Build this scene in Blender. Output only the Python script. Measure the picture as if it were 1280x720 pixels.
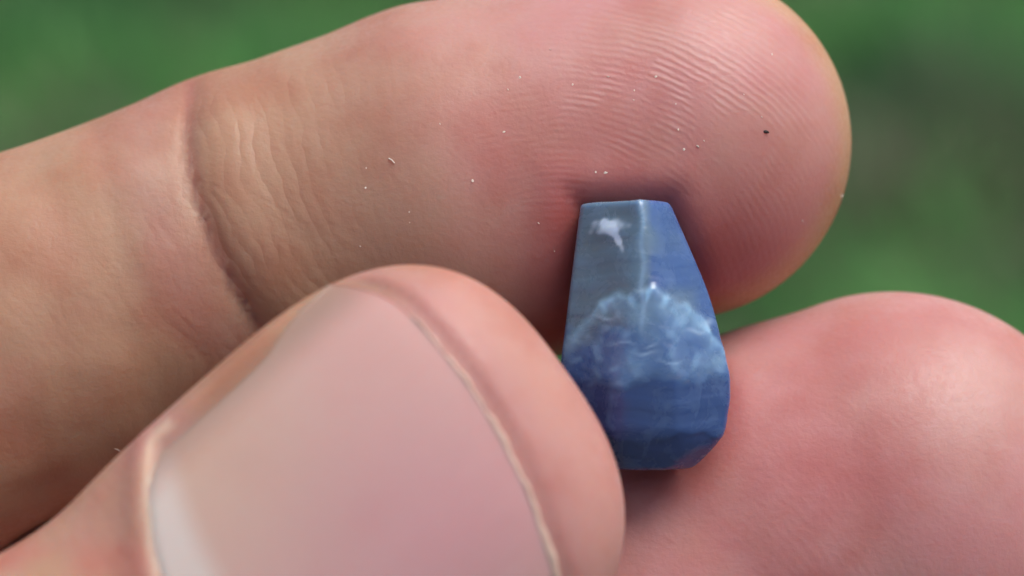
import bpy, bmesh, math, random
import numpy as np
from mathutils import Vector, Matrix

# ------------------------------------------------------------------ camera, sky, sun, exposure
S = bpy.context.scene
for o in list(bpy.data.objects):
    bpy.data.objects.remove(o)
PITCH = math.radians(35)              # the camera looks down at the lawn past the hand
TILT = math.pi / 2 - PITCH
HAND_LOC = Vector((0, 0, 1.0))
BACK = Vector((0, -math.cos(PITCH), math.sin(PITCH)))
DIST = 0.150
cam_data = bpy.data.cameras.new('camera')
cam = bpy.data.objects.new('camera', cam_data)
S.collection.objects.link(cam)
cam.location = HAND_LOC + BACK * DIST
cam.rotation_euler = (TILT, 0, 0)
cam_data.sensor_width = 36
cam_data.lens = 101.25
cam_data.clip_start = 0.005
cam_data.clip_end = 500
cam_data.dof.use_dof = True
cam_data.dof.focus_distance = 0.1455
cam_data.dof.aperture_fstop = 25
S.camera = cam

SUN_ELEV, SUN_ROT = math.radians(68), math.radians(72)
W = bpy.data.worlds.new('World')
S.world = W
W.use_nodes = True
wn = W.node_tree
sky = wn.nodes.new('ShaderNodeTexSky')
sky.sky_type = 'NISHITA'
sky.sun_disc = False
sky.sun_elevation = SUN_ELEV
sky.sun_rotation = SUN_ROT
sky.dust_density = 4.0
sky.air_density = 1.0
sky.ozone_density = 1.0
wn.links.new(sky.outputs[0], wn.nodes['Background'].inputs[0])
wn.nodes['Background'].inputs[1].default_value = 0.088

sun_data = bpy.data.lights.new('sun', 'SUN')
sun_data.energy = 1.5
sun_data.angle = math.radians(42)
sun_data.color = (1.0, 0.965, 0.92)
sun = bpy.data.objects.new('sun', sun_data)
S.collection.objects.link(sun)
# the sky's sun_rotation runs clockwise from +Y
sd = Vector((math.sin(SUN_ROT) * math.cos(SUN_ELEV), math.cos(SUN_ROT) * math.cos(SUN_ELEV), math.sin(SUN_ELEV)))
sun.rotation_euler = sd.to_track_quat('Z', 'Y').to_euler()
sun.location = (0, 0, 3)

S.view_settings.view_transform = 'Standard'
S.view_settings.look = 'None'
S.view_settings.exposure = 0.85
S.view_settings.gamma = 1
S.view_settings.use_curve_mapping = False

rng = np.random.default_rng(7)
random.seed(7)

# ------------------------------------------------------------------ helpers
def link(o, parent=None):
    S.collection.objects.link(o)
    if parent is not None:
        o.parent = parent
    return o

def tag(o, label=None, cat=None, group=None, kind=None):
    if label: o['label'] = label
    if cat: o['category'] = cat
    if group: o['group'] = group
    if kind: o['kind'] = kind
    return o

def mesh_from(name, verts, faces, mat=None, smooth=True):
    me = bpy.data.meshes.new(name)
    verts = np.ascontiguousarray(verts, dtype=np.float32)
    faces = np.ascontiguousarray(faces, dtype=np.int32)
    nv, nf, k = len(verts), len(faces), faces.shape[1]
    me.vertices.add(nv)
    me.vertices.foreach_set('co', verts.ravel())
    me.loops.add(nf * k)
    me.loops.foreach_set('vertex_index', faces.ravel())
    me.polygons.add(nf)
    me.polygons.foreach_set('loop_start', np.arange(0, nf * k, k, dtype=np.int32))
    me.polygons.foreach_set('use_smooth', np.full(nf, smooth))
    me.update(calc_edges=True)
    me.validate()
    if mat: me.materials.append(mat)
    return me

def attr(me, name, data, typ='FLOAT'):
    a = me.attributes.new(name, typ, 'POINT')
    data = np.ascontiguousarray(data, dtype=np.float32)
    if typ == 'FLOAT_COLOR':
        if data.shape[1] == 3:
            data = np.concatenate([data, np.ones((len(data), 1), np.float32)], 1)
        a.data.foreach_set('color', data.ravel())
    else:
        a.data.foreach_set('value', data)

def smin(a, b, k):
    h = np.maximum(k - np.abs(a - b), 0) / k
    return np.minimum(a, b) - h * h * k * 0.25

def smax(a, b, k):
    return -smin(-a, -b, k)

def sstep(a, b, x):
    t = np.clip((x - a) / (b - a), 0, 1)
    return t * t * (3 - 2 * t)

def gauss(x, s):
    return np.exp(-(x / s) ** 2)

def round_cone(P, a, b, r1, r2, zs=1.0):
    """distance to the hull of two spheres; zs > 1 flattens it in depth"""
    a = np.array(a, float); b = np.array(b, float)
    p = P - a
    ba = b - a
    sc = np.array([1, 1, zs])
    p = p * sc; ba = ba * sc
    l2 = ba @ ba
    rr = r1 - r2
    a2 = l2 - rr * rr
    il2 = 1 / l2
    y = p @ ba
    z = y - l2
    v = p * l2 - y[:, None] * ba
    x2 = np.einsum('ij,ij->i', v, v)
    y2 = y * y * l2
    z2 = z * z * l2
    k = np.sign(rr) * rr * rr * x2
    d = (np.sqrt(x2 * a2 * il2) + y * rr) * il2 - r1
    d1 = np.sqrt(x2 + z2) * il2 - r2
    d2 = np.sqrt(x2 + y2) * il2 - r1
    out = np.where(np.sign(z) * a2 * z2 > k, d1, np.where(np.sign(y) * a2 * y2 < k, d2, d))
    return out / (0.5 + 0.5 * zs)

# value noise on a lattice, for shape detail
_LAT = rng.random((32, 32, 32)).astype(np.float32)
def vnoise(P, scale, seed=0):
    q = P / scale + seed * 7.31 + 100
    i = np.floor(q).astype(int)
    f = q - i
    f = f * f * (3 - 2 * f)
    i0 = i % 32; i1 = (i + 1) % 32
    out = 0
    for dx in (0, 1):
        for dy in (0, 1):
            for dz in (0, 1):
                ix = (i1 if dx else i0)[:, 0]; iy = (i1 if dy else i0)[:, 1]; iz = (i1 if dz else i0)[:, 2]
                w = (f[:, 0] if dx else 1 - f[:, 0]) * (f[:, 1] if dy else 1 - f[:, 1]) * (f[:, 2] if dz else 1 - f[:, 2])
                out = out + w * _LAT[ix, iy, iz]
    return out * 2 - 1

def surface_nets(F, xs, ys, zs):
    """naive surface nets on a rectilinear grid -> verts, quads"""
    nx, ny, nz = F.shape
    ins = F < 0
    cnt = np.zeros((nx - 1, ny - 1, nz - 1), np.int8)
    for dx in (0, 1):
        for dy in (0, 1):
            for dz in (0, 1):
                cnt += ins[dx:nx - 1 + dx, dy:ny - 1 + dy, dz:nz - 1 + dz]
    ci, cj, ck = np.nonzero((cnt > 0) & (cnt < 8))
    idx = np.full(cnt.shape, -1, np.int64)
    idx[ci, cj, ck] = np.arange(len(ci))
    acc = np.zeros((len(ci), 3)); n = np.zeros(len(ci))
    corners = [(a, b, c) for a in (0, 1) for b in (0, 1) for c in (0, 1)]
    for p in corners:
        for ax in range(3):
            if p[ax]: continue
            q = list(p); q[ax] = 1
            fa = F[ci + p[0], cj + p[1], ck + p[2]]; fb = F[ci + q[0], cj + q[1], ck + q[2]]
            m = (fa < 0) != (fb < 0)
            t = np.where(m, fa / np.where(m, fa - fb, 1), 0)
            pos = np.stack([xs[ci + p[0]], ys[cj + p[1]], zs[ck + p[2]]], 1)
            pb = np.stack([xs[ci + q[0]], ys[cj + q[1]], zs[ck + q[2]]], 1)
            acc += np.where(m[:, None], pos + (pb - pos) * t[:, None], 0)
            n += m
    V = acc / n[:, None]
    quads = []
    for ax in range(3):
        A = np.moveaxis(ins, ax, 0)
        e0 = A[:-1]; e1 = A[1:]
        m = e0 != e1
        m[:, 0, :] = False; m[:, -1, :] = False; m[:, :, 0] = False; m[:, :, -1] = False
        i, j, k = np.nonzero(m)
        I = np.moveaxis(idx, ax, 0)
        q = np.stack([I[i, j - 1, k - 1], I[i, j, k - 1], I[i, j, k], I[i, j - 1, k]], 1)
        flip = ~e0[i, j, k]
        if ax == 1: flip = ~flip
        q[flip] = q[flip][:, ::-1]
        quads.append(q)
    Q = np.concatenate(quads)
    Q = Q[(Q >= 0).all(1)]
    return V, Q

def project(V, func, it=2, e=0.02, lim=0.3):
    for _ in range(it):
        f0 = func(V)
        g = np.stack([(func(V + np.eye(3)[a] * e) - f0) / e for a in range(3)], 1)
        g2 = np.maximum((g * g).sum(1), 0.05)
        st = np.clip(f0 / g2, -lim, lim)
        V = V - g * st[:, None]
    return V

# node helpers
def new_mat(name):
    m = bpy.data.materials.new(name)
    m.use_nodes = True
    nt = m.node_tree
    return m, nt, nt.nodes['Principled BSDF']

def N(nt, typ, **kw):
    n = nt.nodes.new(typ)
    for k, v in kw.items():
        setattr(n, k, v)
    return n

def math_node(nt, op, a, b=None, c=None):
    n = N(nt, 'ShaderNodeMath', operation=op)
    for i, v in enumerate((a, b, c)):
        if v is None: continue
        if isinstance(v, (int, float)): n.inputs[i].default_value = v
        else: nt.links.new(v, n.inputs[i])
    return n.outputs[0]

def noise(nt, scale, detail=4, rough=0.55, vec=None, dist=0.0):
    n = N(nt, 'ShaderNodeTexNoise')
    n.inputs['Scale'].default_value = scale
    n.inputs['Detail'].default_value = detail
    n.inputs['Roughness'].default_value = rough
    n.inputs['Distortion'].default_value = dist
    if vec is not None: nt.links.new(vec, n.inputs['Vector'])
    return n.outputs[0]

def mix_col(nt, fac, a, b, mode='MIX'):
    n = N(nt, 'ShaderNodeMix', data_type='RGBA', blend_type=mode)
    for sock, v in ((n.inputs[0], fac), (n.inputs[6], a), (n.inputs[7], b)):
        if isinstance(v, (int, float)): sock.default_value = v
        elif isinstance(v, tuple): sock.default_value = (*v, 1)
        else: nt.links.new(v, sock)
    return n.outputs[2]

def map_range(nt, v, a, b, c=0.0, d=1.0, smooth=True):
    n = N(nt, 'ShaderNodeMapRange')
    if smooth: n.interpolation_type = 'SMOOTHSTEP'
    nt.links.new(v, n.inputs[0])
    for i, x in zip((1, 2, 3, 4), (a, b, c, d)): n.inputs[i].default_value = x
    return n.outputs[0]

def get_attr(nt, name):
    return N(nt, 'ShaderNodeAttribute', attribute_name=name)

# ------------------------------------------------------------------ ground and grass
def ground_material():
    m, nt, b = new_mat('soil_and_turf')
    tc = N(nt, 'ShaderNodeTexCoord').outputs['Object']
    n1 = map_range(nt, noise(nt, 5.0, 5, 0.6, tc), 0.42, 0.62)
    n2 = noise(nt, 60.0, 5, 0.65, tc)
    n3 = noise(nt, 0.5, 3, 0.5, tc)
    soil = mix_col(nt, n2, (0.09, 0.075, 0.05), (0.18, 0.15, 0.105))
    turf = mix_col(nt, n2, (0.022, 0.055, 0.014), (0.06, 0.12, 0.03))
    turf = mix_col(nt, n3, turf, (0.05, 0.085, 0.025))
    nt.links.new(mix_col(nt, n1, soil, turf), b.inputs['Base Color'])
    b.inputs['Roughness'].default_value = 0.95
    bp = N(nt, 'ShaderNodeBump'); bp.inputs['Strength'].default_value = 0.8; bp.inputs['Distance'].default_value = 0.01
    nt.links.new(n2, bp.inputs['Height']); nt.links.new(bp.outputs[0], b.inputs['Normal'])
    return m

GCY = 1.43                             # where the view line meets the ground
def build_ground():
    n = 121
    t = np.linspace(-1, 1, n)
    g = np.sign(t) * (np.abs(t) ** 3) * 60
    X, Y = np.meshgrid(g, g + GCY, indexing='ij')
    P = np.stack([X.ravel(), Y.ravel(), np.zeros(n * n)], 1)
    Z = vnoise(P, 0.5, 1) * 0.015 + vnoise(P, 0.12, 2) * 0.006 + vnoise(P, 6.0, 3) * 0.05
    P[:, 2] = Z - 0.02
    i = np.arange(n * n).reshape(n, n)
    Q = np.stack([i[:-1, :-1].ravel(), i[1:, :-1].ravel(), i[1:, 1:].ravel(), i[:-1, 1:].ravel()], 1)
    o = link(bpy.data.objects.new('ground', mesh_from('ground', P, Q, ground_material())))
    tag(o, kind='structure')

def grass_material():
    m, nt, b = new_mat('grass_blade')
    a = get_attr(nt, 'tint')
    nt.links.new(a.outputs['Color'], b.inputs['Base Color'])
    b.inputs['Roughness'].default_value = 0.55
    b.inputs['Specular IOR Level'].default_value = 0.3
    tr = N(nt, 'ShaderNodeBsdfTranslucent')
    nt.links.new(a.outputs['Color'], tr.inputs['Color'])
    mx = N(nt, 'ShaderNodeMixShader'); mx.inputs[0].default_value = 0.45
    out = nt.nodes['Material Output']
    nt.links.new(b.outputs[0], mx.inputs[1]); nt.links.new(tr.outputs[0], mx.inputs[2])
    nt.links.new(mx.outputs[0], out.inputs['Surface'])
    return m

def build_grass():
    r = np.random.default_rng(21)
    M = 150000
    # denser close to where the lawn is seen
    P = np.stack([r.normal(0, 0.7, M), GCY + r.normal(0, 0.85, M), np.zeros(M)], 1)
    nz = vnoise(P, 0.13, 4) * 0.65 + vnoise(P, 0.06, 5) * 0.35
    keep = r.random(M) < np.clip(0.62 + nz * 0.9, 0.06, 1)
    P = P[keep]; nz = nz[keep]
    K = len(P)
    ang = r.random(K) * 2 * np.pi
    L = r.uniform(0.035, 0.10, K) * (0.8 + 0.4 * np.clip(nz, -0.5, 1))
    wdt = r.uniform(0.0018, 0.005, K)
    lean = r.uniform(0.1, 1.0, K)
    d = np.stack([np.cos(ang), np.sin(ang)], 1)
    sidev = np.stack([-d[:, 1], d[:, 0]], 1)
    T = np.array([0, 0.35, 0.7, 1.0])
    wt = np.array([0.8, 1.0, 0.7, 0.08])
    V = np.zeros((K, 4, 2, 3))
    for q in range(4):
        out = (lean * T[q] ** 1.6 * L)[:, None] * d
        up = L * T[q] * (1 - 0.35 * lean * T[q])
        for s in (0, 1):
            V[:, q, s, :2] = P[:, :2] + out + sidev * ((s - 0.5) * wdt * wt[q])[:, None]
            V[:, q, s, 2] = up - 0.02
    base = (np.arange(K) * 8)[:, None]
    Q = np.concatenate([base + np.array([2 * q, 2 * q + 1, 2 * q + 3, 2 * q + 2]) for q in range(3)])
    me = mesh_from('grass', V.reshape(-1, 3), Q, grass_material())
    hue = np.clip(vnoise(P, 0.16, 6) * 0.45 + vnoise(P, 0.055, 16) * 0.55 + 0.5, 0, 1)
    rv = r.random(K)
    c = (np.array([0.07, 0.185, 0.08])[None] * (1 - hue)[:, None] + np.array([0.165, 0.44, 0.125])[None] * hue[:, None]) * (0.6 + 0.8 * rv)[:, None]
    dead = r.random(K) < np.clip(0.18 + 0.8 * vnoise(P, 0.17, 9) + 0.5 * vnoise(P, 0.06, 19), 0.02, 0.7)
    c[dead] = np.array([0.26, 0.225, 0.16]) * (0.5 + 0.7 * rv[dead])[:, None]
    attr(me, 'tint', np.repeat(c, 8, 0), 'FLOAT_COLOR')
    o = link(bpy.data.objects.new('grass', me))
    tag(o, 'blurred green lawn grass with brownish patches behind the hand', 'grass', kind='stuff')

build_ground()
build_grass()

# ------------------------------------------------------------------ the crystal (shape first: the skin is dented by it)
# everything below is in millimetres in the hand's own frame: x right, y up along the view, z towards the viewer
STONE_C = np.array([6.75, -2.45, 4.6])
STONE_PTS = np.array([
    # top end
    (-3.3, 6.75, 0.6), (1.15, 6.78, 0.9), (-0.35, 6.85, 2.6), (-3.0, 6.5, -2.0), (0.9, 6.5, -2.0),
    # shoulders
    (3.15, 2.3, 0.8), (-0.3, 2.4, 3.15), (-3.95, 2.0, 0.6), (2.6, 2.2, -3.0), (-3.3, 2.0, -3.0),
    # widest belt
    (4.25, -2.2, 1.3), (-1.7, -2.2, 3.25), (1.5, -2.2, 3.4), (-4.4, -1.6, 1.1), (3.4, -2.4, -3.2), (-3.6, -2.2, -3.2),
    # lower end
    (3.85, -5.1, 1.25), (-1.7, -4.95, 2.75), (1.6, -4.95, 2.85), (-4.0, -4.6, 1.1), (2.25, -6.7, 0.4), (-1.0, -6.75, 1.6), (1.0, -6.75, 1.7), (-2.5, -6.7, 0.4),
    (2.0, -6.4, -2.2), (-2.0, -6.4, -2.2)], float)

def hull_planes(pts):
    bm = bmesh.new()
    vs = [bm.verts.new(p) for p in pts]
    bmesh.ops.convex_hull(bm, input=vs)
    bm.normal_update()
    c = Vector(pts.mean(0))
    out = []
    for f in bm.faces:
        n = f.normal.copy()
        d = n.dot(f.verts[0].co)
        if n.dot(c) - d > 0: n, d = -n, -d
        key = (round(n.x, 2), round(n.y, 2), round(n.z, 2))
        out.append((*n, d))
    bm.free()
    return np.array(out)
STONE_PL = hull_planes(STONE_PTS)

def stone_hull(Q):
    d = np.full(len(Q), -1e9)
    for a, b, c, o in STONE_PL:
        d = smax(d, Q @ np.array([a, b, c]) - o - 0.10, 0.32)      # edges worn round
    return d

# the fracture across the front: a rough scalloped break under an arched edge
_fr = np.random.default_rng(5)
CELLS = np.stack([_fr.uniform(-4.6, 4.6, 60), _fr.uniform(-3.2, 3.2, 60)], 1)
CSLOPE = _fr.normal(0, 0.13, (60, 2)); COFF = _fr.uniform(-0.16, 0.16, 60)
def arch(x):
    return 2.55 - 0.17 * (x + 0.2) ** 2 + 0.16 * np.sin(x * 2.7 + 1) + 0.07 * np.sin(x * 7.1) - 0.1 * np.abs(((x * 0.9) % 1) - 0.5)
def lower_lip(x):
    return -2.15 + 0.12 * np.sin(x * 2.1 + 0.6) + 0.06 * np.sin(x * 6.3) - 0.35 * np.exp(-((x + 1.6) / 0.9) ** 2)
def bevel_lip(x):
    return -4.95 - 0.28 * np.sin(x * 1.15 + 2.2) + 0.08 * np.sin(x * 5.1)
def stone_relief(Q):
    x, y, z = Q[:, 0], Q[:, 1], Q[:, 2]
    front = sstep(0.6, 1.3, z)
    inz = sstep(-0.1, 0.4, arch(x) - y) * sstep(-0.15, 0.35, y - lower_lip(x)) * sstep(4.6, 3.6, np.abs(x))
    tri = lambda t: np.abs((t % 1.0) * 2 - 1)
    wx = x + 0.35 * vnoise(Q, 0.9, 11); wy = y + 0.35 * vnoise(Q, 0.9, 12)
    fac = 0.10 * tri(0.55 * wx + 0.5 * wy) + 0.10 * tri(-0.5 * wx + 0.75 * wy + 0.3) + 0.06 * tri(1.1 * wy + 0.35 * wx + 0.6) + 0.035 * tri(1.7 * wx - 1.5 * wy) + 0.03 * tri(2.1 * wy + 0.4 * wx)
    h = inz * (0.02 + fac * 0.20 + 0.06 * sstep(-2.2, 2.0, y))
    # fine growth steps running across the flat faces
    h = h + (1 - inz) * 0.006 * np.sign(np.sin(y * 5.2 + 0.8 * np.sin(x * 1.3)))
    h = h + (1 - inz) * sstep(2.0, 3.0, y) * 0.05 * np.sin(x * 1.8 + 0.5) * np.sin(y * 1.3)
    # chipped notch between the lower face and the base
    h = h - 0.05 * sstep(-0.1, 0.3, bevel_lip(x) - y)
    # a smooth raised blister near the top
    h = h + 0.10 * np.exp(-((x + 1.9) / 0.75) ** 2 - ((y - 5.4) / 0.45) ** 2)
    return h * front, inz * front

def stone_sdf(Q):
    """Q relative to the crystal's centre"""
    return stone_hull(Q)

def stone_material():
    m, nt, b = new_mat('blue_corundum')
    a = get_attr(nt, 'tint')
    tc = N(nt, 'ShaderNodeTexCoord').outputs['Object']
    nA = noise(nt, 700, 6, 0.65, tc, 0.6)
    nB = noise(nt, 2600, 4, 0.6, tc)
    mp = N(nt, 'ShaderNodeMapping'); mp.inputs['Scale'].default_value = (260, 2600, 260)
    nt.links.new(tc, mp.inputs['Vector'])
    nS = noise(nt, 1.0, 4, 0.6, mp.outputs[0])
    col = mix_col(nt, map_range(nt, nA, 0.45, 0.75, 0, 0.32), a.outputs['Color'], (0.17, 0.28, 0.46))
    col = mix_col(nt, map_range(nt, nS, 0.56, 0.75, 0, 0.14), col, (0.03, 0.055, 0.15))
    nt.links.new(col, b.inputs['Base Color'])
    b.inputs['IOR'].default_value = 1.77
    b.inputs['Specular IOR Level'].default_value = 0.35
    b.inputs['Subsurface Weight'].default_value = 0.85
    b.inputs['Subsurface Radius'].default_value = (0.35, 0.6, 1.0)
    b.inputs['Subsurface Scale'].default_value = 0.0012
    nt.links.new(map_range(nt, nA, 0.35, 0.7, 0.20, 0.38), b.inputs['Roughness'])
    bp = N(nt, 'ShaderNodeBump'); bp.inputs['Strength'].default_value = 0.16; bp.inputs['Distance'].default_value = 0.0001
    h = math_node(nt, 'ADD', math_node(nt, 'MULTIPLY', nA, 1.2), math_node(nt, 'ADD', math_node(nt, 'MULTIPLY', nB, 0.4), math_node(nt, 'MULTIPLY', nS, 0.3)))
    nt.links.new(h, bp.inputs['Height']); nt.links.new(bp.outputs[0], b.inputs['Normal'])
    return m

def to_world(p_mm):
    """hand frame in mm -> world"""
    return HAND_LOC + Matrix.Rotation(TILT, 3, 'X') @ Vector(np.asarray(p_mm, float) / 1000)

def build_stone():
    xs = np.arange(-5.0, 5.01, 0.095); ys = np.arange(-7.4, 7.41, 0.095); zs = np.arange(-4.0, 5.01, 0.095)
    X, Y, Z = np.meshgrid(xs, ys, zs, indexing='ij')
    P = np.stack([X.ravel(), Y.ravel(), Z.ravel()], 1)
    f = stone_hull(P)
    near = np.abs(f) < 0.8
    rel = np.zeros(len(P)); rel[near] = stone_relief(P[near])[0]
    V, Qd = surface_nets((f - rel).reshape(X.shape), xs, ys, zs)
    V = project(V, lambda q: stone_hull(q) - stone_relief(q)[0], 1, 0.01, 0.05)
    _, inz = stone_relief(V)
    me = mesh_from('crystal', V / 1000, Qd, stone_material())
    x, y, z = V.T
    deep = np.array([0.046, 0.108, 0.275]); grey = np.array([0.125, 0.195, 0.25]); milk = np.array([0.28, 0.47, 0.64]); navy = np.array([0.024, 0.052, 0.17])
    c = np.repeat(deep[None], len(V), 0)
    w = sstep(0.3, -0.2, x) * sstep(0, 1, y)
    c = c + (grey - c) * (0.9 * w)[:, None]
    blot = sstep(-0.1, 0.6, vnoise(V, 1.6, 3)) * 0.7
    c = c + (grey - c) * (blot * sstep(-3, 0, y))[:, None]
    c = c + (np.array([0.115, 0.20, 0.335]) - c) * (0.42 * inz * sstep(3.6, 1.0, np.abs(x - 0.3) + 0.3))[:, None]
    # feathered streaks fan down and outwards from the arch
    SV = np.stack([(x + 0.2) * 1.2 - np.sign(x + 0.2) * y * 0.55, y * 0.5 + np.abs(x) * 0.25, z * 0.3], 1)
    c = c + (milk - c) * (inz * np.clip(0.06 + 0.75 * gauss(arch(x) - y - 0.3, 0.6) * sstep(-0.9, 0.7, vnoise(SV, 0.42, 8)) + 0.28 * sstep(0.0, 0.7, vnoise(SV * np.array([0.6, 1.6, 1]), 0.35, 18)) + 0.15 * vnoise(V, 0.9, 8), 0, 1))[:, None]
    seam = np.exp(-((x + 0.3 + 0.06 * np.sin(y * 3)) / 0.13) ** 2) * sstep(-0.6, 1, y) * (z > 0)
    c = c + (np.array([0.26, 0.40, 0.56]) - c) * (0.5 * seam)[:, None]
    highlight = np.exp(-((x + 1.85 + 0.1 * np.sin(y * 9)) / 1.15) ** 2 - ((y - 5.55 - 0.12 * (x + 1.8)) / 0.46) ** 2) + 0.9 * np.exp(-((x + 1.5 + 0.3 * (y - 4.9)) / 0.22) ** 2 - ((y - 4.8) / 0.75) ** 2)  # white reflection on the raised patch, painted into the tint
    highlight = sstep(0.38, 0.85, highlight * (1 + 0.55 * vnoise(V, 0.35, 4))) * (z > 0.5)
    c = c + (np.array([0.60, 0.72, 0.86]) - c) * (0.85 * highlight)[:, None]
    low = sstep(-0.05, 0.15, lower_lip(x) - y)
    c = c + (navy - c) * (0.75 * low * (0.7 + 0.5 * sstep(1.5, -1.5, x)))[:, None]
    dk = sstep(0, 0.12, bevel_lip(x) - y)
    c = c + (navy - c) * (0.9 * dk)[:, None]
    rust = np.clip(np.exp(-((y + 2.02) / 0.16) ** 2 - ((x - 2.6) / 1.0) ** 2) * sstep(0.1, 0.5, vnoise(V, 0.3, 2)), 0, 1)
    c = c + (np.array([0.34, 0.22, 0.13]) - c) * (0.7 * rust)[:, None]
    for gx, gy, gw, gh in ((-0.2, -0.75, 0.55, 0.07), (0.1, -0.45, 0.3, 0.06), (2.4, 0.3, 0.5, 0.10), (3.0, 0.75, 0.28, 0.2), (-1.3, -0.3, 0.5, 0.05), (-2.2, 1.0, 0.5, 0.07), (1.1, -1.2, 0.6, 0.05)):  # small horizontal glints painted as pale streaks
        glint = np.exp(-((x - gx) / gw) ** 2 - ((y - gy - 0.1 * np.sin(x * 4)) / gh) ** 2) * (z > 0.5)
        c = c + (np.array([0.36, 0.50, 0.66]) - c) * (0.6 * glint)[:, None]
    c = np.clip(c, 0.005, 0.9)
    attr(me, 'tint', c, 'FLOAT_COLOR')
    o = link(bpy.data.objects.new('crystal', me))
    o.location = to_world(STONE_C); o.rotation_euler = (TILT, 0, 0)
    tag(o, 'rough faceted blue crystal with a milky fracture across it, held between the fingertips', 'gemstone')

# ------------------------------------------------------------------ the hand
def mm(px, py, z):
    """design helper: a position read off at 24 px per mm on the focal plane, carried to depth z"""
    k = 24 * 150 / (150 - z)
    return np.array([(px - 640) / k, (360 - py) / k, z])

# upper finger
UZ = -4.0
U_PIP = np.array([-38, -8.5, -1.0])
U_A, U_B, U_C, U_D = np.array([-25.2, -2.2, UZ + 1]), np.array([-14.1, 3.0, UZ]), np.array([-3.4, 5.2, UZ]), np.array([8.65, 7.75, UZ])
U_MCP = np.array([-80, -20, 14])
# lower finger
L_D, L_C = np.array([20.4, -11.9, -4.5]), np.array([6.0, -18.3, -4.5])
L_M = np.array([15.2, -13.3, -4.5])
L_PIP, L_MCP = np.array([-18, -20.5, -9.5]), np.array([-64, -33, 3])
# thumb
T_C = np.array([-7.98, -12.1, 13.0])
T_D = np.array([0.753, 0.659, 0.0]); T_L = np.array([0.659, -0.753, 0.0])
T_A, T_LEN, T_N, T_M, T_BD, T_BP = 11.0, 13.4, 2.7, 2.15, 6.9, 8.0
T_IP = T_C - T_D * 19 + np.array([0, 0, 2.0]); T_MCP = np.array([-52, -52, 33]); T_CMC = np.array([-96, -56, 43])

def thumb_coords(P):
    p = P - T_C
    lat = p @ T_L
    al = p @ T_D
    return al, lat, p[:, 2]

def nail_free(l):
    return 9.75 - 0.021 * (l + 4.2) ** 2 - 0.11 * np.maximum(-l - 6.0, 0) ** 2
def nail_prox(l):
    return -7.6 + 0.048 * l * l
def nail_mask(al, lat):
    """signed distance-like: negative inside the nail outline"""
    return np.maximum(np.maximum(al - nail_free(lat), nail_prox(lat) - al), np.abs(lat + 0.35) - (9.05 + 0.05 * (al + 5) * 0.6))

def thumb_height(u, al, L, bd=T_BD):
    q = (np.abs(u / T_A) ** T_N + np.maximum(al / L, 0) ** T_N) ** (1 / T_N)
    return bd * np.clip(1 - q ** T_M, 0, 1) ** (1 / T_M)

def f_thumb(P):
    al, lat, w = thumb_coords(P)
    als = al + 0.10 * lat
    u = lat - 0.7
    b = np.where(w > 0, T_BD, T_BP)
    # slight waist behind the nail
    a = T_A * (1 - 0.05 * gauss(al + 12, 5))
    q = (np.abs(u / a) ** T_N + np.maximum(als / T_LEN, 0) ** T_N + 1e-9) ** (1 / T_N)
    rho = (q ** T_M + np.abs(w / b) ** T_M) ** (1 / T_M)
    d = (rho - 1) * 8.0
    # cut the prism behind the joint
    d = smax(d, -(al + 24), 3)
    d = smin(d, round_cone(P, T_IP, T_MCP, 9.8, 10.5, 1.1), 5)
    d = smin(d, round_cone(P, T_MCP, T_CMC, 11, 16, 1.0), 6)
    nm = nail_mask(al, lat)
    top = sstep(0.5, 2.0, w)
    # bed under the plate, fold around its sides and root
    d = d + 0.25 * sstep(0.3, -0.5, nm) * top
    side = sstep(nail_free(lat) - 0.5, nail_free(lat) - 2.5, al)
    d = d - (0.04 + 0.16 * sstep(-2, -5, al)) * gauss(nm - 0.8, 0.8) * side * top
    # pulp rising a little just past the free edge, groove right at it
    d = d + 0.22 * gauss(al - nail_free(lat) - 0.25, 0.45) * top * (1 - side)
    return d

CREASE = np.array([(226, 90), (232, 130), (236, 180), (248, 240), (270, 300), (296, 355), (328, 410), (360, 450)], float)
CREASE_MM = np.array([mm(x, y, 2.0)[:2] for x, y in CREASE])
def crease_x(y):
    return np.interp(y, CREASE_MM[::-1, 1], CREASE_MM[::-1, 0])

def f_upper(P):
    d = round_cone(P, U_A, U_B, 9.3, 8.55, 1.18)
    d = smin(d, round_cone(P, U_B, U_C, 8.55, 10.0, 1.18), 0.7)
    d = smin(d, round_cone(P, U_C, U_D, 10.0, 9.45, 1.18), 0.7)
    d = smin(d, round_cone(P, U_PIP, U_A, 9.6, 9.3, 1.15), 0.7)
    d = smin(d, round_cone(P, U_MCP, U_PIP, 11.0, 9.6, 1.08), 4.0)
    # flexion crease: sharp groove, distal pad swelling over it
    dx = P[:, 0] - crease_x(P[:, 1])
    fr = sstep(-4, 0, P[:, 2])
    d = d + fr * (0.30 * gauss(dx, 0.55) * (0.75 + 0.35 * vnoise(P, 1.8, 31)) + 0.12 * gauss(dx + 0.3, 1.3))
    d = d - sstep(-1, 3, P[:, 2]) * (0.4 * np.where(dx > 0, gauss(dx - 2.0, 2.0), 0))
    d = d + fr * 0.05 * gauss(dx + 4.6 + 0.8 * vnoise(P, 3.0, 33), 0.6)
    # soft folds over the middle joint
    d = d + fr * 0.16 * vnoise(P, 2.6, 15) * sstep(-15, -20, P[:, 0]) * sstep(-45, -30, P[:, 0])
    return d

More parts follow.
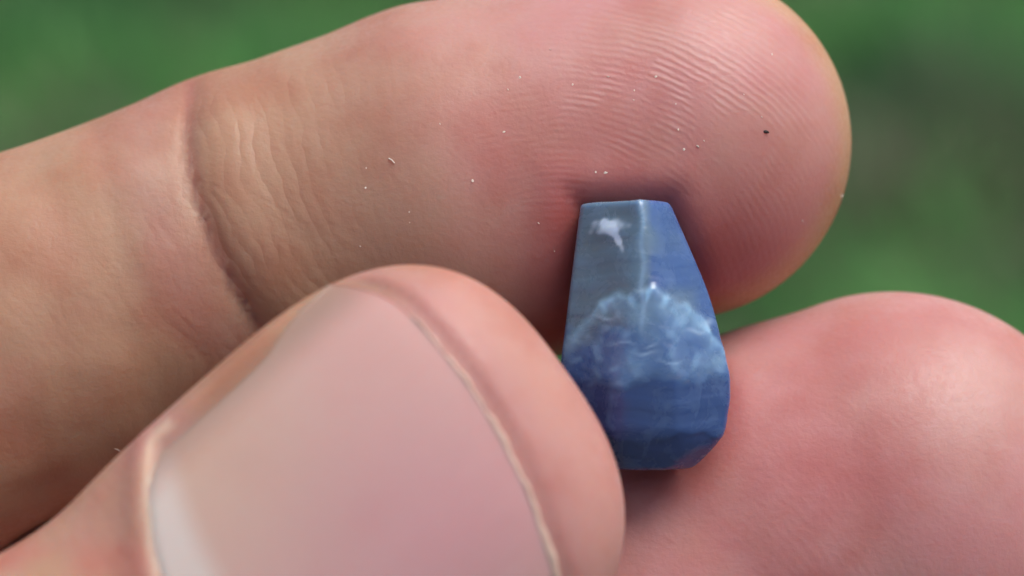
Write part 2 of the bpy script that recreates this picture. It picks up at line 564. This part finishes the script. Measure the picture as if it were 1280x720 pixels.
def f_lower(P):
    d = round_cone(P, L_M, L_D, 11.3, 11.7, 1.28)
    d = smin(d, round_cone(P, L_C, L_M, 10.8, 11.3, 1.28), 0.8)
    d = smin(d, round_cone(P, L_PIP, L_C, 10.0, 10.6, 1.2), 2.5)
    d = smin(d, round_cone(P, L_MCP, L_PIP, 11.5, 10.0, 1.1), 4)
    dx = (P - L_C) @ np.array([0.9, 0.43, 0]) + 3.0
    d = d + 0.6 * gauss(dx, 0.6) * sstep(-6, -1, P[:, 2])
    return d

def f_palm(P):
    d = round_cone(P, (-88, 2, 16), (-52, 10, 30), 10.5, 9.5)
    d = smin(d, round_cone(P, (-52, 10, 30), (-58, 3, 48), 9.5, 8.5), 1.5)
    d = smin(d, round_cone(P, (-58, 3, 48), (-74, -4, 47), 8.5, 8), 1.0)
    e = round_cone(P, (-94, 22, 22), (-64, 31, 36), 9.5, 8.3)
    e = smin(e, round_cone(P, (-64, 31, 36), (-68, 24, 51), 8.3, 7.3), 1.5)
    e = smin(e, round_cone(P, (-68, 24, 51), (-82, 17, 50), 7.3, 6.8), 1.0)
    d = np.minimum(d, e)
    W = (-138, -42, 42)
    for m, r in (((-64, -33, 3), 12), ((-80, -20, 14), 12.5), ((-88, 2, 16), 12), ((-94, 22, 22), 11)):
        d = smin(d, round_cone(P, m, W, r, 19), 7)
    d = smin(d, round_cone(P, (-96, -56, 43), W, 15, 19), 8)          # ball of the thumb
    d = smin(d, round_cone(P, (-70, -52, 36), (-88, -36, 18), 9, 11), 9)
    d = smin(d, round_cone(P, W, (-235, -85, 78), 20, 30), 12)
    return d

def f_hand_raw(P):
    th = f_thumb(P); up = f_upper(P); lo = f_lower(P); pa = f_palm(P)
    # the fingers only blend where they grow out of the palm
    root = sstep(-48, -62, P[:, 0])
    d = np.minimum(np.minimum(th, up), lo)
    dk = smin(smin(smin(pa, up, 7.0), lo, 7.0), th, 9.0)
    return np.where(root > 0, d + (np.minimum(dk, d) - d) * root, np.minimum(d, np.where(P[:, 0] < -45, pa, 1e3)))

def f_hand(P):
    d = f_hand_raw(P)
    near = (np.abs(P - STONE_C) < 13).all(1)
    if near.any():
        s = stone_hull(P[near] - STONE_C)
        dn = d[near]
        dn = dn - 0.15 * gauss(s - 1.5, 1.0) * (np.abs(dn) < 3)          # flesh swells round the crystal
        d[near] = smax(dn, -(s - 0.06), 1.5)
    return d

def grid_axis(segs):
    out = [segs[0][0]]
    for a, b, h in segs:
        n = max(1, int(round((b - a) / h)))
        out += list(a + (b - a) * (np.arange(n) + 1) / n)
    return np.array(out)

def skin_material():
    m, nt, b = new_mat('skin')
    L = nt.links
    tc = N(nt, 'ShaderNodeTexCoord').outputs['Object']
    col = get_attr(nt, 'tint').outputs['Color']
    ph = get_attr(nt, 'ridge_phase').outputs['Fac']
    am = get_attr(nt, 'ridge_amount').outputs['Fac']
    wr = get_attr(nt, 'wrinkle_phase').outputs['Fac']
    wa = get_attr(nt, 'wrinkle_amount').outputs['Fac']
    nbig = noise(nt, 160, 4, 0.55, tc)
    nmid = noise(nt, 700, 4, 0.6, tc)
    nfin = noise(nt, 3500, 3, 0.6, tc)
    nrid = noise(nt, 260, 3, 0.6, tc, 1.0)
    nlow = noise(nt, 330, 3, 0.5, tc)
    # blotchy blood under the skin
    col = mix_col(nt, map_range(nt, nbig, 0.42, 0.66, 0, 0.55), col, (0.84, 0.58, 0.53), 'MULTIPLY')
    col = mix_col(nt, map_range(nt, nmid, 0.45, 0.75, 0, 0.30), col, (1.0, 0.86, 0.78), 'MULTIPLY')
    # friction ridges
    p = math_node(nt, 'ADD', ph, math_node(nt, 'MULTIPLY', math_node(nt, 'SUBTRACT', nlow, 0.5), 13.0))
    s = math_node(nt, 'SINE', p)
    ridge = math_node(nt, 'MULTIPLY', math_node(nt, 'MULTIPLY_ADD', s, 0.5, 0.5), math_node(nt, 'MULTIPLY', am, map_range(nt, nrid, 0.40, 0.62, 0.08, 1.0)))
    p2 = math_node(nt, 'ADD', wr, math_node(nt, 'MULTIPLY', math_node(nt, 'SUBTRACT', nlow, 0.5), 14.0))
    s2 = math_node(nt, 'MULTIPLY', math_node(nt, 'POWER', math_node(nt, 'MULTIPLY_ADD', math_node(nt, 'SINE', p2), 0.5, 0.5), 0.5), wa)
    col = mix_col(nt, math_node(nt, 'MULTIPLY', ridge, 0.14), col, (0.62, 0.45, 0.40))
    L.new(col, b.inputs['Base Color'])
    h = math_node(nt, 'ADD', math_node(nt, 'MULTIPLY', ridge, 0.48), math_node(nt, 'MULTIPLY', math_node(nt, 'MULTIPLY', s2, map_range(nt, nrid, 0.38, 0.62, 0.1, 1.0)), 0.55))
    h = math_node(nt, 'ADD', h, math_node(nt, 'MULTIPLY', nfin, 0.5))
    h = math_node(nt, 'ADD', h, math_node(nt, 'MULTIPLY', nmid, 0.6))
    bp = N(nt, 'ShaderNodeBump'); bp.inputs['Strength'].default_value = 0.55; bp.inputs['Distance'].default_value = 0.00010
    L.new(h, bp.inputs['Height']); L.new(bp.outputs[0], b.inputs['Normal'])
    b.inputs['Subsurface Weight'].default_value = 0.8
    b.inputs['Subsurface Radius'].default_value = (1.0, 0.32, 0.17)
    b.inputs['Subsurface Scale'].default_value = 0.0022
    b.inputs['IOR'].default_value = 1.42
    b.inputs['Specular IOR Level'].default_value = 0.5
    L.new(map_range(nt, nfin, 0.3, 0.7, 0.36, 0.56), b.inputs['Roughness'])
    return m

def build_hand():
    xs = grid_axis([(-262, -120, 3.0), (-120, -60, 1.5), (-60, -30, 0.8), (-30, 34, 0.36)])
    ys = grid_axis([(-122, -60, 2.5), (-60, -24, 0.9), (-24, 19, 0.36), (19, 48, 1.5)])
    zs = grid_axis([(-20, -8, 0.8), (-8, 20.5, 0.36), (20.5, 40, 1.0), (40, 112, 2.5)])
    # block-sparse evaluation on the rectilinear grid
    X, Y, Z = np.meshgrid(xs, ys, zs, indexing='ij')
    st = 4
    F = np.full(X.shape, 9.0, np.float32)
    nb = [int(math.ceil(n / st)) for n in X.shape]
    ci = [np.minimum(np.arange(n) * st + st // 2, m - 1) for n, m in zip(nb, X.shape)]
    cx, cy, cz = np.meshgrid(xs[ci[0]], ys[ci[1]], zs[ci[2]], indexing='ij')
    fc = f_hand(np.stack([cx.ravel(), cy.ravel(), cz.ravel()], 1)).reshape(nb)
    up = lambda A: np.repeat(np.repeat(np.repeat(A, st, 0), st, 1), st, 2)[:X.shape[0], :X.shape[1], :X.shape[2]]
    def cellsize(ax, c):
        g = np.gradient(ax)[c]
        return g * st
    size = np.sqrt(cellsize(xs, ci[0])[:, None, None] ** 2 + cellsize(ys, ci[1])[None, :, None] ** 2 + cellsize(zs, ci[2])[None, None, :] ** 2)
    near = np.abs(fc) < size * 0.75 + 1.2
    F[...] = up(np.where(fc < 0, -9.0, 9.0).astype(np.float32))
    mask = up(near)
    P = np.stack([X[mask], Y[mask], Z[mask]], 1)
    res = np.empty(len(P), np.float32)
    for s in range(0, len(P), 400000):
        res[s:s + 400000] = f_hand(P[s:s + 400000])
    F[mask] = res
    V, Q = surface_nets(F, xs, ys, zs)
    V = project(V, f_hand, 2, 0.02, 0.25)
    print('hand', len(P), len(V), len(Q))
    # keep the one connected body
    me = mesh_from('hand', V / 1000, Q, skin_material())
    x, y, z = V.T
    th = f_thumb(V); upf = f_upper(V); lo = f_lower(V)
    isT = th < np.minimum(upf, lo) ; isU = (~isT) & (upf <= lo); isL = ~(isT | isU)
    tan = np.array([0.42, 0.245, 0.155]); pink = np.array([0.515, 0.25, 0.24]); red = np.array([0.42, 0.10, 0.095]); yellow = np.array([0.46, 0.30, 0.125]); pale = np.array([0.47, 0.29, 0.24])
    c = np.repeat(tan[None], len(V), 0)
    def blend(col, w):
        nonlocal c
        c = c + (col - c) * np.clip(w, 0, 1)[:, None]
    bl = vnoise(V, 4.0, 1) * 0.5 + vnoise(V, 1.7, 2) * 0.3
    # upper finger: tan near the crease, pink to red on the pad, yellowish rind at the tip's edge
    blend(pink, isU * sstep(-11, 8, x + 0.3 * y) * (0.75 + 0.3 * bl))
    blend(red, isU * (0.95 * gauss(np.hypot((x - 10) / 1.25, (y - 0.5)), 7.0) + 0.25 * bl * (x > -8)))  # the pad's redness, deepened low down to stand in for shade
    rt = np.hypot(x - U_D[0], y - U_D[1])
    blend(yellow, isU * (x > U_D[0] - 2) * sstep(7.6, 9.4, rt) * 0.6)
    dxc = x - crease_x(y)
    blend(pale, isU * 0.5 * gauss(dxc + 2.2 + 0.5 * bl, 1.9))
    blend(red * 0.9, isU * 0.3 * gauss(dxc, 0.35))
    blend(red, isU * (x < -14) * np.clip(0.35 * bl, 0, 1))
    # lower finger
    blend(pink, isL * (0.95 + 0.3 * bl))
    blend(red, isL * (0.3 * gauss(np.hypot(x - 16, y + 12), 9) + 0.3 * bl))
    blend(pale, isL * 0.5 * gauss(np.hypot(x - 24, y - (-5)), 5))
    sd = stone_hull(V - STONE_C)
    blend(red, 0.6 * gauss(np.maximum(sd, 0), 1.6) * (~isT))     # pressed-up blood, with contact shade painted into the red
    # thumb
    al, lat, w = thumb_coords(V)
    nm = nail_mask(al, lat)
    blend(pink * 0.9, isT * np.clip(0.45 + 0.5 * bl, 0, 1) * sstep(2, -3, al))
    blend(red * 1.1, isT * np.clip(0.5 * vnoise(V, 2.2, 41), 0, 1) * sstep(0, -4, al))
    blend(pink, isT * sstep(-2, 8, al) * 0.7 * sstep(-9, -5, lat))
    blend(np.array([0.42, 0.20, 0.18]), isT * gauss(al - nail_free(lat) - 1.0, 1.0) * 0.6 * (np.abs(lat) < 10))
    blend(yellow * 1.05, isT * 0.12 * sstep(0.8, 3.0, nm) * sstep(8, -4, lat))
    blend(np.array([0.60, 0.47, 0.35]), isT * gauss(nm - 0.15, 0.30) * (0.6 + 0.5 * bl) * (al < -2))
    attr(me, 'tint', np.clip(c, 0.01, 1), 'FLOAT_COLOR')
    # friction ridges: arcs on the pads
    ph = np.zeros(len(V)); am = np.zeros(len(V))
    cU = mm(690, 400, 2)[:2]
    r = np.hypot(x - cU[0], (y - cU[1]) * 1.05)
    ph = np.where(isU, 2 * np.pi * r / 0.37, ph)
    padU = sstep(-6, 4, x) * sstep(-5, -1, z) * sstep(3.5, 6.5, r) * (0.12 + 0.88 * gauss(np.hypot((x - 8.5) / 1.4, y - 10.5), 5.5))
    am = np.where(isU, padU, am)
    cL = mm(700, 950, 2)[:2]
    rL = np.hypot(x - cL[0], y - cL[1])
    ph = np.where(isL, 2 * np.pi * rL / 0.44, ph)
    am = np.where(isL, (0.07 + 0.14 * gauss(np.hypot(x - 15, y + 13), 5)) * sstep(-5, -1, z), am)
    attr(me, 'ridge_phase', ph); attr(me, 'ridge_amount', am)
    wp = np.where(isU, 2 * np.pi * (dxc + 0.10 * y) / 0.85, 2 * np.pi * (al + 0.15 * vnoise(V, 3.0, 5)) / 0.9)
    wa = np.where(isU, sstep(-4, -12, x) * (0.25 + 0.6 * sstep(-18, -15, x)), np.where(isT, 0.5 * sstep(-5, -7, al), 0))
    attr(me, 'wrinkle_phase', wp); attr(me, 'wrinkle_amount', wa)
    o = link(bpy.data.objects.new('hand', me))
    o.location = HAND_LOC; o.rotation_euler = (TILT, 0, 0)
    tag(o, 'bare hand pinching a small blue crystal between its thumb and two fingertips', 'hand')
    return o

def nail_material():
    m, nt, b = new_mat('fingernail')
    L = nt.links
    tc = N(nt, 'ShaderNodeTexCoord').outputs['Object']
    col = get_attr(nt, 'tint').outputs['Color']
    n1 = noise(nt, 220, 3, 0.5, tc)
    L.new(mix_col(nt, map_range(nt, n1, 0.4, 0.7, 0, 0.25), col, (0.95, 0.80, 0.80), 'MULTIPLY'), b.inputs['Base Color'])
    b.inputs['Subsurface Weight'].default_value = 0.7
    b.inputs['Subsurface Radius'].default_value = (1.0, 0.45, 0.35)
    b.inputs['Subsurface Scale'].default_value = 0.001
    b.inputs['Roughness'].default_value = 0.27
    b.inputs['Specular IOR Level'].default_value = 0.5
    rg = get_attr(nt, 'groove').outputs['Fac']
    h = math_node(nt, 'ADD', rg, math_node(nt, 'MULTIPLY', noise(nt, 1500, 3, 0.6, tc), 0.6))
    bp = N(nt, 'ShaderNodeBump'); bp.inputs['Strength'].default_value = 0.13; bp.inputs['Distance'].default_value = 0.0001
    L.new(h, bp.inputs['Height']); L.new(bp.outputs[0], b.inputs['Normal'])
    return m

def nail_z(al, lat):
    return thumb_height(lat - 0.7, al + 0.05 * lat, 18.5, T_BD) + 0.02

def build_nail(hand):
    nu, nv = 90, 90
    u = np.linspace(0, 1, nu); v = np.linspace(-1, 1, nv)
    U, Vv = np.meshgrid(u, v, indexing='ij')
    lat = Vv * (9.15 + 0.2 * U) - 0.3
    a0 = nail_prox(lat) - 0.35; a1 = nail_free(lat)
    al = a0 + (a1 - a0) * U
    z = nail_z(al, lat)
    z = z - 0.75 * sstep(0.80, 1.0, np.abs(Vv)) - 0.12 * sstep(0.05, 0.0, U)
    top = T_C + al[..., None] * T_D + lat[..., None] * T_L + z[..., None] * np.array([0, 0, 1])
    bot = top - np.array([0, 0, 0.42])
    n = nu * nv
    i = np.arange(n).reshape(nu, nv)
    q = np.stack([i[:-1, :-1], i[1:, :-1], i[1:, 1:], i[:-1, 1:]], -1).reshape(-1, 4)
    rim = []
    loop = list(i[0, :]) + list(i[1:, -1]) + list(i[-1, -2::-1]) + list(i[-2:0:-1, 0])
    for a, b in zip(loop, loop[1:] + loop[:1]):
        rim.append((a, b, b + n, a + n))
    mat = nail_material()
    # normals: +z must face out
    Q = np.concatenate([q[:, ::-1], q + n, np.array(rim)])
    me = mesh_from('thumbnail', np.concatenate([top.reshape(-1, 3), bot.reshape(-1, 3)]) / 1000, Q, mat)
    alf, latf = al.ravel(), lat.ravel()
    bed = np.array([0.61, 0.385, 0.335]); cool = np.array([0.60, 0.32, 0.32]); lun = np.array([0.66, 0.55, 0.49]); tanb = np.array([0.57, 0.41, 0.31]); sk = np.array([0.44, 0.265, 0.19])
    c = np.repeat(bed[None], n, 0)
    c = c + (tanb - c) * (0.75 * sstep(3, -8, latf) * sstep(8, -2, alf))[:, None]
    c = c + (cool - c) * (0.9 * gauss(np.hypot(alf - 4.5, latf - 3), 7))[:, None]
    lp = nail_prox(latf) + 2.6 - 0.02 * latf ** 2
    c = c + (lun - c) * (sstep(0.9, -0.7, alf - lp))[:, None]
    Vf = Vv.ravel()
    c = c + (sk - c) * (0.95 * sstep(0.72, 0.97, -Vf) + 0.5 * sstep(0.88, 0.98, Vf))[:, None]
    attr(me, 'tint', np.concatenate([c, c]), 'FLOAT_COLOR')
    g = 0.5 + 0.25 * (np.sin(latf * 9 + 1.5 * np.sin(latf * 2.3)) + np.sin(latf * 4.3 + 2 * np.sin(latf * 1.1)))
    attr(me, 'groove', np.concatenate([g, g]))
    nail = link(bpy.data.objects.new('thumbnail', me), hand)
    # the pale worn rim of the plate, its own strip along the free edge
    nw, nl = 9, 120
    vv = np.linspace(-0.62, 0.985, nl)
    grow = (0.25 + 0.75 * sstep(-0.62, 0.1, vv)) * (0.8 + 0.5 * sstep(0.2, 0.8, vv))
    l2 = vv * 9.35 - 0.3
    prof_a = np.array([-0.26, -0.22, -0.12, -0.02, 0.06, 0.08, 0.04, -0.06, -0.26])
    prof_z = np.array([-0.10, 0.03, 0.055, 0.05, 0.0, -0.18, -0.34, -0.42, -0.30])
    irr = 0.05 * np.sin(l2 * 2.1) + 0.03 * np.sin(l2 * 5.7 + 1)
    A = nail_free(l2)[:, None] + prof_a[None] * (grow * (1 + 0.25 * np.sin(l2 * 1.3)))[:, None] + irr[:, None] * (prof_a > -0.2)[None]
    Lt = np.repeat(l2[:, None], nw, 1)
    Zb = nail_z(nail_free(l2), l2) - 0.75 * sstep(0.80, 1.0, np.abs(vv))
    Zs = Zb[:, None] + prof_z[None]
    R = T_C + A[..., None] * T_D + Lt[..., None] * T_L + Zs[..., None] * np.array([0, 0, 1])
    j = np.arange(nl * nw).reshape(nl, nw)
    jn = np.roll(j, -1, 1)
    qq = np.stack([j[:-1], j[1:], jn[1:], jn[:-1]], -1).reshape(-1, 4)
    me2 = mesh_from('nail_edge', R.reshape(-1, 3) / 1000, qq)
    m2, nt, b = new_mat('nail_rim')
    b.inputs['Base Color'].default_value = (0.58, 0.40, 0.32, 1)
    b.inputs['Roughness'].default_value = 0.5
    b.inputs['Subsurface Weight'].default_value = 0.4
    b.inputs['Subsurface Radius'].default_value = (1, 0.6, 0.4)
    b.inputs['Subsurface Scale'].default_value = 0.0005
    me2.materials.append(m2)
    link(bpy.data.objects.new('nail_edge', me2), nail)
    return nail

# ------------------------------------------------------------------ dust on the skin
def ray_front(x, y, func):
    """front surface depth (towards the viewer) of the skin along z at x, y"""
    zz = np.linspace(20, -12, 900)
    P = np.stack([np.full(900, x), np.full(900, y), zz], 1)
    f = func(P)
    k = np.argmax(f < 0)
    return zz[k]

def skin_point(px, py):
    x, y = (px - 640) / 24.0, (360 - py) / 24.0
    z = 0.0
    for _ in range(6):
        s = (150 - z) / 150
        z = ray_front(x * s, y * s, f_hand)
    s = (150 - z) / 150
    return np.array([x * s, y * s, z])

def simple_mat(name, col, rough=0.6):
    m, nt, b = new_mat(name)
    tc = N(nt, 'ShaderNodeTexCoord').outputs['Object']
    n = noise(nt, 6000, 2, 0.5, tc)
    nt.links.new(mix_col(nt, n, tuple(0.8 * c for c in col), col), b.inputs['Base Color'])
    b.inputs['Roughness'].default_value = rough
    return m

def speck_mesh(name, mat, r=(1, 1, 0.6)):
    bm = bmesh.new()
    bmesh.ops.create_icosphere(bm, subdivisions=2, radius=1)
    rr = random.Random(3)
    for v in bm.verts:
        k = 0.75 + 0.5 * rr.random()
        v.co = Vector((v.co.x * r[0] * k, v.co.y * r[1] * k, v.co.z * r[2] * k))
    me = bpy.data.meshes.new(name)
    bm.to_mesh(me); bm.free()
    me.materials.append(mat)
    return me

def build_dust():
    white = simple_mat('dust', (0.72, 0.62, 0.52))
    src = speck_mesh('dust_speck', white)
    spots = [(457, 235, 2.2), (512, 265, 1.8), (591, 226, 3.2), (550, 155, 2.4), (635, 112, 2.2), (650, 97, 2.8), (688, 62, 2.0),
             (716, 106, 2.6), (760, 96, 2.4), (793, 113, 2.0), (757, 216, 2.8), (745, 215, 2.2), (855, 187, 2.8), (872, 183, 3.2), (880, 176, 2.0),
             (848, 162, 2.2), (820, 96, 2.4), (845, 130, 1.8), (965, 68, 2.2), (1003, 276, 2.2), (1052, 245, 2.8), (673, 279, 2.2), (693, 314, 1.8),
             (450, 308, 2.2), (458, 210, 1.6), (630, 165, 2.0), (792, 125, 1.8), (930, 118, 1.8), (952, 146, 2.2), (512, 278, 1.4)]
    first = None
    for px, py, s in spots:
        p = skin_point(px, py)
        r = s * 1.15 / 2 / 24
        o = bpy.data.objects.new('dust_speck', src) if first is None else first.copy()
        if first is None: first = o
        link(o)
        o.location = to_world(p + np.array([0, 0, r * 0.25]))
        o.scale = (r / 1000 * random.uniform(0.8, 1.5), r / 1000, r / 1000)
        o.rotation_euler = (TILT, 0, random.uniform(0, 3.1))
        tag(o, 'tiny pale speck of dust on the skin of the upper fingertip', 'dust', 'pale dust specks on the upper fingertip')
    dark = speck_mesh('grit_speck', simple_mat('dark_grit', (0.03, 0.015, 0.012)), (1.5, 0.7, 0.6))
    o = link(bpy.data.objects.new('grit_speck', dark))
    p = skin_point(957, 165)
    o.location = to_world(p + np.array([0, 0, 0.03])); o.scale = (0.00012,) * 3; o.rotation_euler = (TILT, 0, -0.3)
    tag(o, 'tiny dark speck of grit on the reddish end of the upper finger', 'grit')
    # little fibres
    def fibre(name, pts, rad, label):
        cu = []
        pts = [np.array(p, float) for p in pts]
        ring, V, Q = 6, [], []
        for i, p in enumerate(pts):
            t = pts[min(i + 1, len(pts) - 1)] - pts[max(i - 1, 0)]
            t /= np.linalg.norm(t)
            n1 = np.cross(t, [0, 0, 1.0]); n1 /= np.linalg.norm(n1); n2 = np.cross(t, n1)
            for k in range(ring):
                a = 2 * math.pi * k / ring
                V.append(p + rad * (math.cos(a) * n1 + math.sin(a) * n2))
        for i in range(len(pts) - 1):
            for k in range(ring):
                Q.append((i * ring + k, i * ring + (k + 1) % ring, (i + 1) * ring + (k + 1) % ring, (i + 1) * ring + k))
        c = np.mean(V, 0)
        me = mesh_from(name, (np.array(V) - c) / 1000, np.array(Q), white)
        o = link(bpy.data.objects.new(name, me))
        o.location = to_world(c); o.rotation_euler = (TILT, 0, 0)
        tag(o, label, 'fibre')
    a = skin_point(486, 198); b2 = skin_point(493, 204)
    fibre('fibre', [a + (0, 0, .05), (a + b2) / 2 + (0.02, 0.03, .12), b2 + (0, 0, .05)], 0.035, 'short pale fibre lying across the middle of the upper finger')
    a = skin_point(150, 564) ; 
    fibre('fibre', [a + (0, 0, .05), a + (-0.12, 0.10, .25), a + (-0.35, 0.18, .4)], 0.03, 'short pale fibre sticking up from the left edge of the thumb')

build_stone()
hand = build_hand()
build_nail(hand)
build_dust()
